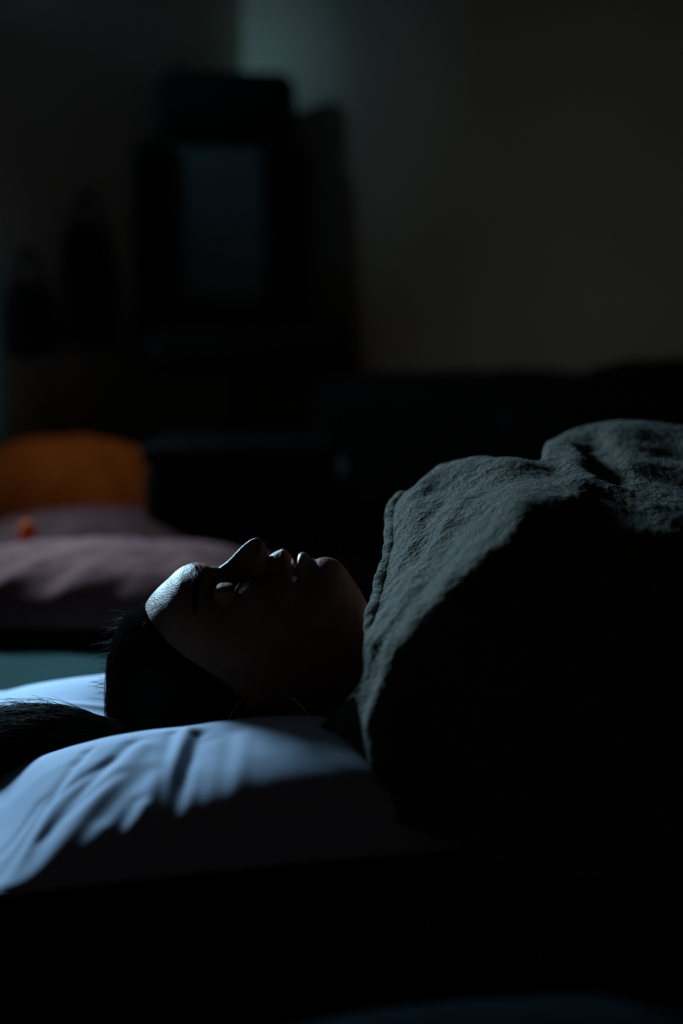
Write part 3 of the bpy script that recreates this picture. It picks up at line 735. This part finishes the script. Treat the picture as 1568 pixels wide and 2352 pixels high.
duvet()
c = at(1500, 900, 3.0)
cushion('bed_cushion', M['black'], (c[0] + .06, c[1] - .03, .288), .20, .15, .085, rzb, 'flat black cushion lying on the duvet near the bed\'s right end', 'cushion', wr_amp=.005, seed=41)

# dark cloth bags hanging on the left wall, on hooks
def on_left(px, dz_py, off):
    # distance along the ray to the left wall plane
    h = (px - 784)/F
    n = Vector((LD.y, -LD.x, 0)); pw = CORNER + n*off
    o = Vector((0, CAM_Y, 0)); r = Vector((h/(math.cos(PITCH)+(-(dz_py-1176)/F)*math.sin(PITCH)), 1, 0))
    return (pw - o).dot(n)/r.dot(n)
for (px, y0, y1, wd, lab) in ((205, 520, 800, .20, 'dark cloth bag hanging on the left wall, the one nearer the chair'), (70, 650, 820, .17, 'shorter dark cloth bag hanging low on the left wall')):
    d = on_left(px, (y0+y1)/2, .03); t = Vector(at(px, y0, d)); bt = Vector(at(px, y1, d)); h = t.z - bt.z
    e = empty('hanging_bag', t, math.atan2(LD.y, LD.x)); tag(e, lab, 'bag', 'bags on the left wall' if 0 else None)
    n, k = 24, 28; V = []
    for i in range(n):
        for j in range(k):
            v = i/(n-1); a = 2*PI*j/k; ww = wd/2*(.62 + .38*math.sin(min(1, v*2.6)*PI/2)) * (1 if v < .93 else (1 - (v-.93)*5))
            V.append((ww*math.cos(a)*(1 + .03*math.sin(5*a + v*4)), .024*math.sin(a)*(.4 + v), -h*v))
    mesh('pouch', V, grid_faces(n, k, True) + [tuple(range(k)), tuple((n-1)*k + j for j in reversed(range(k)))], M['bag'], e)
    Vt, Ft = tube_mesh([(-wd*.25, 0, -.01), (-wd*.15, 0, .05), (0, 0, .07), (wd*.15, 0, .05), (wd*.25, 0, -.01)], .005, 8); mesh('strap', Vt, Ft, M['bag'], e)
    bm = bmesh.new(); rod(bm, (0, .03, .068), (0, -.015, .068), .005); bm_obj('hook', bm, M['plastic'], e)

# pale cloth hanging on the left wall, its edge in the picture
d = on_left(0, 700, .08)
cu0 = Vector(at(12, 760, d)); nw = Vector((LD.y, -LD.x, 0))
hc_ = empty('hanging_towel', (cu0 - LD*.15 - nw*.02) + Vector((0, 0, .64 - cu0.z)), math.atan2(LD.y, LD.x)); tag(hc_, 'pale teal towel hanging on the left wall above the orange cushion', 'towel')
nC, kC = 60, 30; V = []
for i in range(nC):
    for j in range(kC):
        f = j/(kC-1); V.append((.15 + .012*f - (.30 + .024*f)*i/(nC-1), -.006*math.sin(i*.5)*(.3 + f), -.49*f))
o = mesh('cloth', V, grid_faces(nC, kC), M['curtain'], hc_); md = o.modifiers.new('t', 'SOLIDIFY'); md.thickness = .004
bm = bmesh.new(); rod(bm, (-.19, .004, .002), (.15, .004, .002), .006); bm_obj('rail', bm, M['plastic'], hc_)
for sx in (-.17, .13): bm = bmesh.new(); rod(bm, (sx, .004, .002), (sx, .062, .002), .004); bm_obj('bracket', bm, M['plastic'], hc_)

# fold of a quilt in the near foreground
def quilt():
    n, k = 80, 50; V = []
    for i in range(n):
        for j in range(k):
            u = i/(n-1)*2 - 1; v = j/(k-1)*2 - 1
            x = .12 + u*.26; y = -.56 + v*.12
            q = max(0, 1 - abs(u)**2.2)*max(0, 1 - abs(v)**2.2)
            V.append((x, y + .03*u, FLOOR + .003 + .082*q**.6 + .004*fbm(x, y, 2, 9)*q))
    o = mesh('folded_quilt', V, grid_faces(n, k), M['quilt']); md = o.modifiers.new('t', 'SOLIDIFY'); md.thickness = .002; md.offset = -1
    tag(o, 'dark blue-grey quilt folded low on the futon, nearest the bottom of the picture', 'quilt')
quilt()
